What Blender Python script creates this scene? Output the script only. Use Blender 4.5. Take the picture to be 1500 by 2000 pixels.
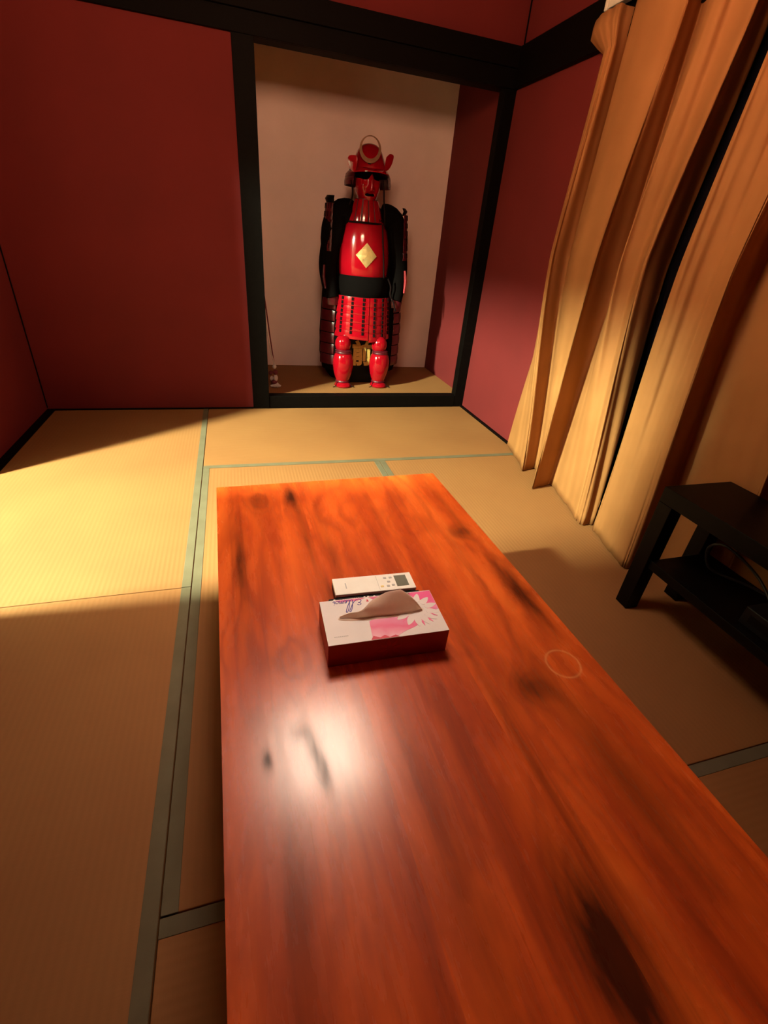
import bpy, bmesh, math, random
from mathutils import Vector, Matrix
random.seed(7)
PI = math.pi
for o in list(bpy.data.objects): bpy.data.objects.remove(o)
S = bpy.context.scene
COL = S.collection

# ------------------------------------------------------------------ camera, world, exposure
CAM = Vector((1.0765, -3.0351, 1.0288)); FPX = 906.48
def rmat():
    rx, rr, rz = math.radians(59.3435), math.radians(5.5814), math.radians(-18.8944)
    return Matrix.Rotation(rz, 3, 'Z') @ Matrix.Rotation(rx, 3, 'X') @ Matrix.Rotation(rr, 3, 'Z')
RM = rmat()
cd = bpy.data.cameras.new('camera'); cam = bpy.data.objects.new('camera', cd); COL.objects.link(cam)
cd.sensor_fit = 'VERTICAL'; cd.sensor_height = 24.0; cd.sensor_width = 18.0
cd.lens = FPX / 2000 * 24.0; cd.clip_start = 0.02; cd.clip_end = 50
cam.matrix_world = Matrix.Translation(CAM) @ RM.to_4x4()
S.camera = cam
w = bpy.data.worlds.new('world'); S.world = w; w.use_nodes = True
w.node_tree.nodes['Background'].inputs[0].default_value = (0.010, 0.007, 0.005, 1)
w.node_tree.nodes['Background'].inputs[1].default_value = 0.3
S.view_settings.view_transform = 'Standard'; S.view_settings.look = 'None'
S.view_settings.exposure = 0.0; S.view_settings.gamma = 1.0; S.view_settings.use_curve_mapping = False
# lamp settings (the lamps themselves are built further down)
HALL_LAMP_POS = (-1.30, -1.80, 2.25); HALL_LAMP_W = 7000.0; HALL_LAMP_COL = (0.86, 1.03, 0.72)
PEND_POS = (1.31, -1.79, 1.85); PEND_W = 4.0; PEND_COL = (1.0, 0.82, 0.63); PEND_SPREAD = 82
PEND_SIDE = 54.0; PEND_SIDE_COL = (1.0, 0.56, 0.32)

def at(px, py, Y=None, X=None, Z=None):          # pixel -> point on a plane
    d = RM @ Vector(((px - 750) / FPX, -(py - 1000) / FPX, -1))
    if Y is not None: t = (Y - CAM.y) / d.y
    elif X is not None: t = (X - CAM.x) / d.x
    else: t = (Z - CAM.z) / d.z
    return CAM + d * t

# ------------------------------------------------------------------ node helpers
class NT:
    def __init__(s, name):
        s.m = bpy.data.materials.new(name); s.m.use_nodes = True
        s.t = s.m.node_tree; s.b = s.t.nodes['Principled BSDF']
    def n(s, kind, **kw):
        x = s.t.nodes.new(kind)
        for k, v in kw.items(): setattr(x, k, v)
        return x
    def link(s, a, b): s.t.links.new(a, b)
    def put(s, sock, v):
        if hasattr(v, 'is_linked') or hasattr(v, 'links'): s.link(v, sock)
        else: sock.default_value = v
    def math(s, op, a, b=0.0, c=0.0):
        x = s.n('ShaderNodeMath', operation=op)
        s.put(x.inputs[0], a); s.put(x.inputs[1], b); s.put(x.inputs[2], c)
        return x.outputs[0]
    def coord(s, which='Object'): return s.n('ShaderNodeTexCoord').outputs[which]
    def mapping(s, vec, scale=(1, 1, 1), loc=(0, 0, 0)):
        x = s.n('ShaderNodeMapping'); s.link(vec, x.inputs[0])
        x.inputs['Scale'].default_value = scale; x.inputs['Location'].default_value = loc
        return x.outputs[0]
    def noise(s, vec, scale, detail=3, rough=0.5, dist=0.0):
        x = s.n('ShaderNodeTexNoise'); s.link(vec, x.inputs['Vector'])
        x.inputs['Scale'].default_value = scale; x.inputs['Detail'].default_value = detail
        x.inputs['Roughness'].default_value = rough; x.inputs['Distortion'].default_value = dist
        return x.outputs['Fac']
    def ramp(s, fac, stops):
        x = s.n('ShaderNodeValToRGB'); s.link(fac, x.inputs[0]); e = x.color_ramp.elements
        while len(e) < len(stops): e.new(0.5)
        for i, (p, c) in enumerate(stops):
            e[i].position = p; e[i].color = tuple(c) + ((1,) if len(c) == 3 else ())
        return x.outputs[0]
    def mix(s, fac, a, b, blend='MIX'):
        x = s.n('ShaderNodeMix', data_type='RGBA', blend_type=blend)
        s.put(x.inputs[0], fac)
        for sock, v in ((x.inputs[6], a), (x.inputs[7], b)):
            if isinstance(v, tuple): sock.default_value = v + ((1,) if len(v) == 3 else ())
            else: s.link(v, sock)
        return x.outputs[2]
    def bump(s, h, strength=0.3, dist=0.002):
        x = s.n('ShaderNodeBump'); x.inputs['Strength'].default_value = strength
        x.inputs['Distance'].default_value = dist; s.link(h, x.inputs['Height'])
        s.link(x.outputs[0], s.b.inputs['Normal'])
    def set(s, **kw):
        names = dict(col='Base Color', rough='Roughness', metal='Metallic', coat='Coat Weight', coatr='Coat Roughness',
                     spec='Specular IOR Level', em='Emission Color', ems='Emission Strength', sheen='Sheen Weight',
                     sss='Subsurface Weight', trans='Transmission Weight')
        for k, v in kw.items():
            sock = s.b.inputs[names[k]]
            if isinstance(v, tuple): sock.default_value = v + ((1,) if len(v) == 3 else ())
            elif isinstance(v, (int, float)): sock.default_value = v
            else: s.link(v, sock)
        return s.m

def plain(name, col, rough=0.5, var=0.12, scale=30, **kw):
    """one colour with a little procedural mottling"""
    N = NT(name); f = N.noise(N.coord(), scale, 3)
    a = tuple(c * (1 - var) for c in col); b = tuple(min(1, c * (1 + var)) for c in col)
    N.set(col=N.ramp(f, [(0.3, a), (0.7, b)]), rough=rough, **kw)
    return N.m

M = {}
def m_wall(name, col, rough=0.85, bs=0.25, spec=0.3):
    N = NT(name); c = N.coord()
    f = N.noise(c, 3.0, 4); g = N.noise(c, 420, 2)
    N.set(col=N.ramp(f, [(0.25, tuple(x * 0.9 for x in col)), (0.75, tuple(x * 1.08 for x in col))]), rough=rough, spec=spec)
    N.bump(g, bs, 0.0012); M[name] = N.m
m_wall('red_wall', (0.135, 0.0095, 0.0095))
m_wall('alcove_paper', (0.88, 0.66, 0.60), rough=0.5, bs=0.5, spec=0.5)
m_wall('hall_plaster', (0.14, 0.11, 0.08))
m_wall('ceiling_board', (0.20, 0.12, 0.07))
M['black_wood'] = plain('black_wood', (0.0028, 0.0016, 0.0012), 0.6, 0.3, 60, spec=0.05)
M['black_lacquer'] = plain('black_lacquer', (0.0030, 0.0019, 0.0016), 0.4, 0.3, 50, spec=0.10)
M['black_cloth'] = plain('black_cloth', (0.0026, 0.0014, 0.0013), 0.95, 0.4, 200, spec=0.06)
M['black_lace'] = plain('black_lace', (0.008, 0.003, 0.003), 0.8, 0.3, 300, spec=0.08)
M['red_lacquer'] = plain('red_lacquer', (0.28, 0.002, 0.007), 0.12, 0.08, 15, coat=0.3, coatr=0.05)
M['armor_red_worn'] = plain('armor_red_worn', (0.30, 0.008, 0.014), 0.45, 0.15, 40)
M['maroon_lacquer'] = plain('maroon_lacquer', (0.075, 0.005, 0.010), 0.3, 0.25, 60, coat=0.2, coatr=0.1)
M['gold'] = plain('gold', (0.85, 0.58, 0.24), 0.35, 0.1, 40, metal=0.75)
M['gold_paint'] = plain('gold_paint', (0.55, 0.33, 0.08), 0.5, 0.15, 60, metal=0.2)
M['dull_brass'] = plain('dull_brass', (0.22, 0.11, 0.06), 0.45, 0.2, 60, metal=0.5)
M['white_plastic'] = plain('white_plastic', (0.80, 0.78, 0.72), 0.4, 0.03, 40)
M['ivory_metal'] = plain('ivory_metal', (0.62, 0.55, 0.45), 0.45, 0.05, 40)
M['button_grey'] = plain('button_grey', (0.42, 0.42, 0.42), 0.5, 0.05, 40)
M['button_yellow'] = plain('button_yellow', (0.75, 0.58, 0.22), 0.5, 0.05, 40)
M['lcd'] = plain('lcd', (0.16, 0.165, 0.13), 0.25, 0.05, 40)
M['dark_plastic'] = plain('dark_plastic', (0.006, 0.005, 0.005), 0.4, 0.2, 60, spec=0.2)
M['print_white'] = plain('print_white', (0.75, 0.73, 0.70), 0.5, 0.03, 40)
M['cord_white'] = plain('cord_white', (0.55, 0.47, 0.44), 0.8, 0.15, 200)
M['cord_maroon'] = plain('cord_maroon', (0.12, 0.012, 0.02), 0.8, 0.2, 200)
M['card_white'] = plain('card_white', (0.72, 0.66, 0.66), 0.35, 0.03, 20)
M['card_dark_red'] = plain('card_dark_red', (0.27, 0.012, 0.03), 0.4, 0.12, 20)
M['ink_purple'] = plain('ink_purple', (0.045, 0.03, 0.26), 0.5, 0.1, 60)
M['ink_grey'] = plain('ink_grey', (0.45, 0.42, 0.42), 0.6, 0.05, 60)
M['ink_pink'] = plain('ink_pink', (0.72, 0.14, 0.30), 0.45, 0.15, 25)
M['ink_red'] = plain('ink_red', (0.60, 0.02, 0.06), 0.45, 0.1, 40)
M['ink_crimson'] = plain('ink_crimson', (0.36, 0.012, 0.03), 0.45, 0.1, 40)
M['cable'] = plain('cable', (0.02, 0.02, 0.02), 0.3, 0.2, 80)
M['night_glass'] = plain('night_glass', (0.004, 0.004, 0.007), 0.15, 0.2, 5, spec=0.3)
M['lamp_wood'] = plain('lamp_wood', (0.16, 0.08, 0.035), 0.5, 0.2, 40)
M['hall_floor'] = plain('hall_floor', (0.20, 0.11, 0.05), 0.4, 0.2, 8)

def m_tissue():
    N = NT('tissue_paper'); f = N.noise(N.coord(), 120, 3)
    N.set(col=N.ramp(f, [(0.3, (0.72, 0.64, 0.58)), (0.7, (0.80, 0.72, 0.66))]), rough=0.95, spec=0.1)
    tr = N.n('ShaderNodeBsdfTranslucent'); tr.inputs[0].default_value = (0.92, 0.76, 0.64, 1)
    mx = N.n('ShaderNodeMixShader'); mx.inputs[0].default_value = 0.62
    out = N.t.nodes['Material Output']
    N.link(N.b.outputs[0], mx.inputs[1]); N.link(tr.outputs[0], mx.inputs[2]); N.link(mx.outputs[0], out.inputs[0])
    N.bump(f, 0.2, 0.001); M['tissue_paper'] = N.m
m_tissue()

def m_petals():                                   # pink card print, deeper towards one corner of the sheet
    N = NT('ink_pink_blend'); c = N.coord(); sp = N.n('ShaderNodeSeparateXYZ'); N.link(c, sp.inputs[0])
    f = N.math('ADD', N.math('MULTIPLY', sp.outputs[1], 9.0), N.math('MULTIPLY', N.noise(c, 30, 2), 0.35))
    N.set(col=N.ramp(f, [(0.15, (0.80, 0.45, 0.58)), (0.45, (0.74, 0.12, 0.26)), (0.70, (0.72, 0.30, 0.50)), (0.95, (0.78, 0.10, 0.30))]), rough=0.4)
    M['ink_pink_blend'] = N.m
m_petals()

def m_tatami():
    N = NT('tatami_weave'); c = N.coord(); sp = N.n('ShaderNodeSeparateXYZ'); N.link(c, sp.inputs[0])
    rid = N.math('SINE', N.math('MULTIPLY', sp.outputs[0], 2 * PI / 0.0152))
    rush = N.noise(N.mapping(c, (20, 900, 1)), 1.0, 2)
    big = N.noise(c, 2.2, 4); blot = N.noise(c, 38, 3)
    base = N.ramp(big, [(0.3, (0.240, 0.092, 0.029)), (0.7, (0.280, 0.116, 0.037))])
    col = N.mix(N.math('MULTIPLY', rush, 0.35), base, (0.18, 0.074, 0.021))
    col = N.mix(N.math('MULTIPLY', N.math('SUBTRACT', 0.5, N.math('MULTIPLY', rid, 0.5)), 0.08), col, (0.15, 0.065, 0.018))
    N.set(col=col, rough=0.75, spec=0.25)
    N.bump(N.math('ADD', rid, N.math('MULTIPLY', N.math('ADD', rush, blot), 0.5)), 0.18, 0.0008)
    M['tatami_weave'] = N.m
m_tatami()
def m_border():
    N = NT('tatami_border'); c = N.coord(); g = N.noise(c, 700, 2)
    N.set(col=N.ramp(N.noise(c, 14, 3), [(0.3, (0.105, 0.082, 0.047)), (0.7, (0.13, 0.104, 0.062))]), rough=0.8, spec=0.2)
    N.bump(g, 0.3, 0.0008); M['tatami_border'] = N.m
m_border()

def m_curtain():
    N = NT('curtain_cloth'); c = N.coord('Generated'); o = N.coord()
    weave = N.noise(N.mapping(o, (400, 400, 60)), 1.0, 2); big = N.noise(o, 6, 3)
    N.set(col=N.ramp(big, [(0.3, (0.30, 0.120, 0.037)), (0.7, (0.35, 0.142, 0.046))]), rough=0.8, spec=0.15, sheen=0.0)
    N.bump(weave, 0.15, 0.001); M['curtain_cloth'] = N.m
m_curtain()

# knots on the table in table-local metres: x from left edge, y from far edge (negative towards the viewer), half sizes, ring push, darkness
TAB_O = Vector((0.987, -1.710)); TAB_A = math.radians(1.52)
def tl(X, Y):
    dx, dy = X - TAB_O.x, Y - TAB_O.y; c, s = math.cos(TAB_A), math.sin(TAB_A)
    return dx * c + dy * s, -dx * s + dy * c
KNOTS = [  # world X, Y, sx, sy, push, dark
    (1.196, -1.80, 0.012, 0.055, 0.5, 1.0), (1.105, -1.815, 0.030, 0.050, 3.0, 0.55), (1.644, -2.06, 0.024, 0.030, 2.4, 0.75),
    (1.555, -2.575, 0.030, 0.035, 2.6, 0.75), (1.146, -2.60, 0.009, 0.036, 2.6, 0.75), (1.157, -2.645, 0.008, 0.030, 1.6, 0.7), (1.128, -2.57, 0.011, 0.014, 1.6, 0.45), (1.445, -2.93, 0.035, 0.085, 2.5, 1.15),
    (1.049, -2.12, 0.010, 0.09, 0.8, 0.6), (1.68, -2.33, 0.020, 0.11, 1.2, 0.95), (1.076, -2.606, 0.006, 0.014, 0.2, 0.9),
    (1.055, -2.35, 0.03, 0.12, 1.5, 0.25), (1.35, -1.90, 0.06, 0.07, 2.0, 0.0), (1.50, -2.00, 0.07, 0.06, 2.0, 0.0), (1.62, -2.80, 0.03, 0.10, 1.2, 0.45),
    (1.235, -2.25, 0.010, 0.06, 0.4, 0.5), (1.215, -1.98, 0.007, 0.16, 0.3, 0.55), (1.042, -2.02, 0.016, 0.16, 0.5, 0.38), (1.478, -2.62, 0.007, 0.22, 0.2, 0.45), (1.30, -2.75, 0.020, 0.20, 0.6, 0.35),
    (1.60, -2.62, 0.018, 0.16, 0.6, 0.35), (1.50, -2.42, 0.010, 0.10, 0.4, 0.30), (1.10, -2.85, 0.016, 0.22, 0.6, 0.30), (1.37, -2.60, 0.012, 0.25, 0.4, 0.22), (1.66, -1.95, 0.008, 0.14, 0.3, 0.35), (1.43, -1.93, 0.006, 0.12, 0.3, 0.25), (1.27, -2.10, 0.012, 0.16, 0.6, 0.35), (1.13, -2.42, 0.035, 0.05, 2.2, 0.25)]
def m_table():
    N = NT('table_wood'); c = N.coord(); info = N.n('ShaderNodeObjectInfo').outputs['Random']
    sp = N.n('ShaderNodeSeparateXYZ'); N.link(c, sp.inputs[0]); x, y = sp.outputs[0], sp.outputs[1]
    off = N.n('ShaderNodeCombineXYZ'); N.link(N.math('MULTIPLY', info, 7.0), off.inputs[0]); N.link(N.math('MULTIPLY', info, 3.0), off.inputs[2])
    va = N.n('ShaderNodeVectorMath', operation='ADD'); N.link(c, va.inputs[0]); N.link(off.outputs[0], va.inputs[1]); v = va.outputs[0]
    push, dark = None, None
    for (kx, ky, sx, sy, pu, dk) in KNOTS:
        lx, ly = tl(kx, ky)
        wob = 0.0
        a = N.math('MULTIPLY', N.math('SUBTRACT', x, lx), 1 / sx); b = N.math('MULTIPLY', N.math('SUBTRACT', y, ly), 1 / sy)
        d2 = N.math('ADD', N.math('MULTIPLY', a, a), N.math('MULTIPLY', b, b))
        g = N.math('POWER', 2.718, N.math('MULTIPLY', d2, -0.7))
        p = N.math('MULTIPLY', g, pu); push = p if push is None else N.math('ADD', push, p)
        if dk:
            q = N.math('MULTIPLY', g, dk); dark = q if dark is None else N.math('ADD', dark, q)
    warp = N.noise(N.mapping(v, (5.5, 1.6, 1)), 1.0, 4, 0.55, 0.6)
    ph = N.math('ADD', N.math('ADD', N.math('MULTIPLY', x, 16.0), N.math('MULTIPLY', warp, 9.0)), N.math('MULTIPLY', push, 0.9))
    ring = N.math('POWER', N.math('ADD', 0.5, N.math('MULTIPLY', N.math('SINE', N.math('MULTIPLY', ph, 4.2)), 0.5)), 2.5)
    fib = N.noise(N.mapping(v, (160, 4, 1)), 1.0, 3)
    tone = N.noise(N.mapping(v, (9, 1.1, 1)), 1.0, 5, 0.62, 0.5)
    col = N.ramp(tone, [(0.26, (0.26, 0.030, 0.0045)), (0.40, (0.52, 0.070, 0.009)), (0.55, (0.70, 0.115, 0.014)), (0.73, (0.84, 0.185, 0.026))])
    col = N.mix(N.math('MULTIPLY', ring, 0.34), col, (0.26, 0.026, 0.005))
    col = N.mix(N.math('MULTIPLY', fib, 0.18), col, (0.30, 0.034, 0.006))
    ph2 = N.math('ADD', N.math('ADD', N.math('MULTIPLY', x, 75.0), N.math('MULTIPLY', warp, 26.0)), N.math('MULTIPLY', push, 3.2))
    fine = N.math('POWER', N.math('ADD', 0.5, N.math('MULTIPLY', N.math('SINE', ph2), 0.5)), 5.0)
    mask = N.ramp(N.noise(N.mapping(v, (7, 2.2, 1)), 1.0, 3), [(0.42, (0, 0, 0)), (0.62, (1, 1, 1))])
    mk_ = N.n('ShaderNodeRGBToBW'); N.link(mask, mk_.inputs[0])
    col = N.mix(N.math('MULTIPLY', N.math('MULTIPLY', fine, mk_.outputs[0]), 0.42), col, (0.20, 0.020, 0.004))
    strk = N.ramp(N.noise(N.mapping(v, (70, 1.3, 1)), 1.0, 3, 0.6, 0.3), [(0.55, (0, 0, 0)), (0.72, (1, 1, 1))])
    sk_ = N.n('ShaderNodeRGBToBW'); N.link(strk, sk_.inputs[0])
    col = N.mix(N.math('MULTIPLY', sk_.outputs[0], 0.40), col, (0.20, 0.022, 0.004))
    mott = N.noise(N.mapping(v, (55, 9, 1)), 1.0, 5, 0.62)
    dk = N.math('MULTIPLY', dark, N.math('ADD', 0.10, N.math('MULTIPLY', mott, 1.8)))
    dkn = N.n('ShaderNodeClamp'); N.link(dk, dkn.inputs[0])
    col = N.mix(N.math('MULTIPLY', dkn.outputs[0], 0.92), col, (0.028, 0.008, 0.004))
    # pale ring left by a glass
    rx, ry = tl(1.652, -2.537)
    a = N.math('SUBTRACT', x, rx); b = N.math('SUBTRACT', y, ry)
    r = N.math('SQRT', N.math('ADD', N.math('MULTIPLY', a, a), N.math('MULTIPLY', b, b)))
    rr = N.math('MULTIPLY', N.math('ABSOLUTE', N.math('SUBTRACT', r, 0.034)), 1 / 0.0022)
    g = N.math('POWER', 2.718, N.math('MULTIPLY', N.math('MULTIPLY', rr, rr), -1.0))
    col = N.mix(N.math('MULTIPLY', g, 0.45), col, (0.85, 0.38, 0.14))
    N.set(col=col, rough=N.math('ADD', 0.21, N.math('MULTIPLY', mott, 0.12)), spec=N.math('SUBTRACT', 0.5, N.math('MULTIPLY', dkn.outputs[0], 0.35)), coat=N.math('SUBTRACT', 0.32, N.math('MULTIPLY', dkn.outputs[0], 0.30)), coatr=0.17)
    N.bump(fib, 0.03, 0.0006)
    M['table_wood'] = N.m
m_table()
def m_emit(name, col, s):
    N = NT(name); f = N.noise(N.coord(), 60, 3)
    N.set(col=(0.6, 0.5, 0.4), rough=0.8, em=N.ramp(f, [(0.2, tuple(c * 0.85 for c in col)), (0.8, col)]), ems=s); M[name] = N.m
m_emit('lamp_paper', PEND_SIDE_COL, PEND_SIDE)
m_emit('lamp_diffuser', PEND_COL, 17.5)
m_emit('hall_diffuser', HALL_LAMP_COL, HALL_LAMP_W)

# ------------------------------------------------------------------ mesh helpers
def mesh_obj(name, verts, faces, mat, parent=None, smooth=False):
    me = bpy.data.meshes.new(name); me.from_pydata([tuple(v) for v in verts], [], faces); me.update()
    me.materials.append(M[mat] if isinstance(mat, str) else mat)
    if smooth: me.polygons.foreach_set('use_smooth', [True] * len(me.polygons))
    o = bpy.data.objects.new(name, me); COL.objects.link(o)
    if parent: o.parent = parent; o.matrix_parent_inverse = pinv(parent)
    return o
def pinv(p):
    return world_of(p).inverted()
def world_of(p):
    return (world_of(p.parent) @ p.matrix_parent_inverse @ p.matrix_basis) if p.parent else p.matrix_basis.copy()
def fix_normals(o):
    bm = bmesh.new(); bm.from_mesh(o.data); bmesh.ops.recalc_face_normals(bm, faces=bm.faces); bm.to_mesh(o.data); bm.free()
class MB:
    def __init__(s): s.v = []; s.f = []
    def box(s, x0, x1, y0, y1, z0, z1):
        b = len(s.v)
        s.v += [(x, y, z) for z in (z0, z1) for y in (y0, y1) for x in (x0, x1)]
        s.f += [tuple(b + i for i in q) for q in ((0, 2, 3, 1), (4, 5, 7, 6), (0, 1, 5, 4), (2, 6, 7, 3), (0, 4, 6, 2), (1, 3, 7, 5))]
        return s
    def tube(s, pts, r, n=8, caps=True):
        pts = [Vector(p) for p in pts]; b = len(s.v); k = len(pts)
        rs = r if isinstance(r, (list, tuple)) else [r] * k
        up = None
        for i, p in enumerate(pts):
            d = (pts[min(i + 1, k - 1)] - pts[max(i - 1, 0)]).normalized()
            if up is None: up = d.orthogonal().normalized()
            u = (up - d * up.dot(d)).normalized(); up = u; v = d.cross(u)
            for j in range(n):
                a = 2 * PI * j / n; q = p + (u * math.cos(a) + v * math.sin(a)) * rs[i]; s.v.append(tuple(q))
        for i in range(k - 1):
            for j in range(n):
                s.f.append((b + i * n + j, b + i * n + (j + 1) % n, b + (i + 1) * n + (j + 1) % n, b + (i + 1) * n + j))
        if caps:
            s.f.append(tuple(b + j for j in reversed(range(n)))); s.f.append(tuple(b + (k - 1) * n + j for j in range(n)))
        return s
    def lathe(s, cx, cy, prof, n=32, ry=1.0):
        """prof: (z, r[, cyoff]); ellipse scaled ry in y"""
        b = len(s.v); k = len(prof)
        for p in prof:
            z, r = p[0], p[1]; oy = p[2] if len(p) > 2 else 0
            for j in range(n):
                a = 2 * PI * j / n; s.v.append((cx + r * math.cos(a), cy + oy + r * ry * math.sin(a), z))
        for i in range(k - 1):
            for j in range(n):
                s.f.append((b + i * n + j, b + i * n + (j + 1) % n, b + (i + 1) * n + (j + 1) % n, b + (i + 1) * n + j))
        s.f.append(tuple(b + j for j in reversed(range(n)))); s.f.append(tuple(b + (k - 1) * n + j for j in range(n)))
        return s
    def shell(s, cx, cy, prof, a0, a1, n=12, th=0.006, ry=1.0, slant=0.0):
        """closed curved plate: prof (z, r), angles in degrees (-90 = towards the viewer)"""
        b = len(s.v); k = len(prof)
        for side in (0, 1):
            for (z, r) in prof:
                for j in range(n + 1):
                    t = j / n; a = math.radians(a0 + (a1 - a0) * t); R = r - side * th
                    s.v.append((cx + R * math.cos(a), cy + R * ry * math.sin(a), z + slant * (t - 0.5)))
        w_ = n + 1
        def ix(side, i, j): return b + side * k * w_ + i * w_ + j
        for i in range(k - 1):
            for j in range(n):
                s.f.append((ix(0, i, j), ix(0, i, j + 1), ix(0, i + 1, j + 1), ix(0, i + 1, j)))
                s.f.append((ix(1, i, j), ix(1, i + 1, j), ix(1, i + 1, j + 1), ix(1, i, j + 1)))
        for j in range(n):
            s.f.append((ix(0, 0, j), ix(1, 0, j), ix(1, 0, j + 1), ix(0, 0, j + 1)))
            s.f.append((ix(0, k - 1, j), ix(0, k - 1, j + 1), ix(1, k - 1, j + 1), ix(1, k - 1, j)))
        for i in range(k - 1):
            s.f.append((ix(0, i, 0), ix(0, i + 1, 0), ix(1, i + 1, 0), ix(1, i, 0)))
            s.f.append((ix(0, i, n), ix(1, i, n), ix(1, i + 1, n), ix(0, i + 1, n)))
        return s
    def prism(s, front, back):
        """closed solid between two matching outlines"""
        b = len(s.v); n = len(front); s.v += [tuple(p) for p in front] + [tuple(p) for p in back]
        s.f.append(tuple(range(b, b + n))); s.f.append(tuple(reversed(range(b + n, b + 2 * n))))
        for j in range(n): s.f.append((b + j, b + n + j, b + n + (j + 1) % n, b + (j + 1) % n))
        return s
    def build(s, name, mat, parent=None, smooth=False, bevel=0, seg=2, angle=40):
        o = mesh_obj(name, s.v, s.f, mat, parent, False); fix_normals(o)
        if bevel:
            bm = bmesh.new(); bm.from_mesh(o.data)
            es = [e for e in bm.edges if len(e.link_faces) == 2 and e.calc_face_angle(0) > math.radians(angle)]
            bmesh.ops.bevel(bm, geom=es, offset=bevel, segments=seg, profile=0.5, affect='EDGES'); bm.to_mesh(o.data); bm.free()
        if smooth:
            o.data.polygons.foreach_set('use_smooth', [True] * len(o.data.polygons))
            o.data.set_sharp_from_angle(angle=math.radians(angle))
        return o
def empty(name, loc, label, cat, group=None, rz=0):
    o = bpy.data.objects.new(name, None); COL.objects.link(o); o.location = loc; o.rotation_euler = (0, 0, rz)
    o.empty_display_size = 0.05; tag(o, label, cat, group); return o
def tag(o, label, cat, group=None):
    o['label'] = label; o['category'] = cat
    if group: o['group'] = group
    return o
def struct(o, label=None, cat=None):
    o['kind'] = 'structure'
    if label: o['label'] = label
    if cat: o['category'] = cat
    return o
def bezier(pts, n=8):                            # Catmull-Rom through points
    P = [Vector(p) for p in pts]; out = []
    for i in range(len(P) - 1):
        a, b, c, d = P[max(i - 1, 0)], P[i], P[i + 1], P[min(i + 2, len(P) - 1)]
        for k in range(n):
            t = k / n
            out.append(0.5 * ((2 * b) + (c - a) * t + (2 * a - 5 * b + 4 * c - d) * t * t + (3 * b - a - 3 * c + d) * t ** 3))
    out.append(P[-1]); return out
def text_mesh(body, size, extrude=0.0002, shear=0.0, offset=0.0):
    cu = bpy.data.curves.new('lettering', 'FONT'); cu.body = body; cu.size = size; cu.extrude = extrude; cu.shear = shear
    cu.offset = offset; cu.align_x = 'CENTER'; cu.align_y = 'CENTER'; cu.resolution_u = 4
    ob = bpy.data.objects.new('lettering', cu); COL.objects.link(ob)
    dg = bpy.context.evaluated_depsgraph_get(); me = bpy.data.meshes.new_from_object(ob.evaluated_get(dg))
    bpy.data.objects.remove(ob); bpy.data.curves.remove(cu); return me

# ------------------------------------------------------------------ room shell
W_, D_, H_ = 2.64, 3.52, 2.42
m_ = 0.88; T = 0.10
HX0, HY0, HY1 = -2.0, -3.52, 0.0                 # hallway beyond the left wall
DOOR0, DOOR1, DOORH = -1.79, -0.877, 1.765
struct(MB().box(-T, W_ + T, -D_ - T, 0.02, -0.12, -0.055).build('floor', 'hall_floor'))
struct(MB().box(-T, W_ + T, -D_ - T, T, H_, H_ + 0.08).build('ceiling', 'ceiling_board'))
struct(MB().box(-T, 0, DOOR1, T, -0.055, H_).box(-T, 0, -D_, DOOR0, -0.055, H_).box(-T, 0, DOOR0, DOOR1, DOORH, H_).build('wall_left', 'red_wall'))
struct(MB().box(W_, W_ + T, -D_, 0.9, -0.055, H_).build('wall_right', 'red_wall'))
struct(MB().box(-T, W_ + T, -D_ - T, -D_, -0.055, H_).build('wall_front', 'red_wall'))
PX0, PX1 = 1.154, 1.255
RX0 = 2.568
struct(MB().box(0, PX0 + 0.04, 0, T, -0.055, H_).box(PX0 + 0.04, W_, 0.004, T, 1.80, H_).build('wall_back', 'red_wall'))
# alcove
AD = 0.807; SILL = 0.077
struct(MB().box(1.16, W_, AD, AD + 0.06, 0, 2.30).build('wall_alcove_back', 'alcove_paper'))
struct(MB().box(1.16, 1.20, T, AD, 0, 2.30).build('wall_alcove_left', 'red_wall'))
struct(MB().box(2.632, W_, 0.06, AD, 0, 2.30).build('wall_alcove_right', 'red_wall'))
struct(MB().box(1.16, W_, T, AD + 0.06, 2.30, 2.36).build('ceiling_alcove', 'ceiling_board'))
o = MB().box(-0.72, 0.72, -0.34, 0.40, -0.05, 0).build('floor_alcove', 'tatami_weave')
o.location = (1.92, 0.405, SILL - 0.001); struct(o)
o.rotation_euler = (0, 0, 0)
# the dark timber
n_trim = [0]
def trim(mb, bevel=0.002, mat='black_wood'):
    n_trim[0] += 1
    return struct(mb.build('trim_%d' % n_trim[0], mat, bevel=bevel))
trim(MB().box(PX0, PX1, -0.012, 0.09, 0, 1.775))                       # alcove post
trim(MB().box(RX0, W_, -0.004, 0.06, 0, 1.775))                        # slim post against right wall
trim(MB().box(PX1, RX0, -0.006, 0.065, 0, SILL))                       # alcove sill
trim(MB().box(0, W_, -0.020, 0.0, 1.765, 1.845))                       # lintel, back wall
trim(MB().box(PX1 - 0.03, W_, 0.0, 0.09, 1.765, 1.845))                # lintel soffit over alcove
trim(MB().box(0, W_, -0.034, 0.003, 1.845, 1.932))                     # rail above lintel
trim(MB().box(W_ - 0.034, W_, -D_, -0.034, 1.765, 1.932))              # rail on right wall
trim(MB().box(0, 0.034, -D_, -0.034, 1.765, 1.932))                    # rail on left wall
trim(MB().box(W_ - 0.007, W_, -0.007, 0.0, 1.932, H_))                 # corner beads
trim(MB().box(0, 0.006, -0.006, 0.0, 0.012, 1.765))
trim(MB().box(-T - 0.01, 0.012, DOOR1, DOOR1 + 0.07, 0, DOORH))        # door posts
trim(MB().box(-T - 0.01, 0.012, DOOR0 - 0.07, DOOR0, 0, DOORH))
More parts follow.
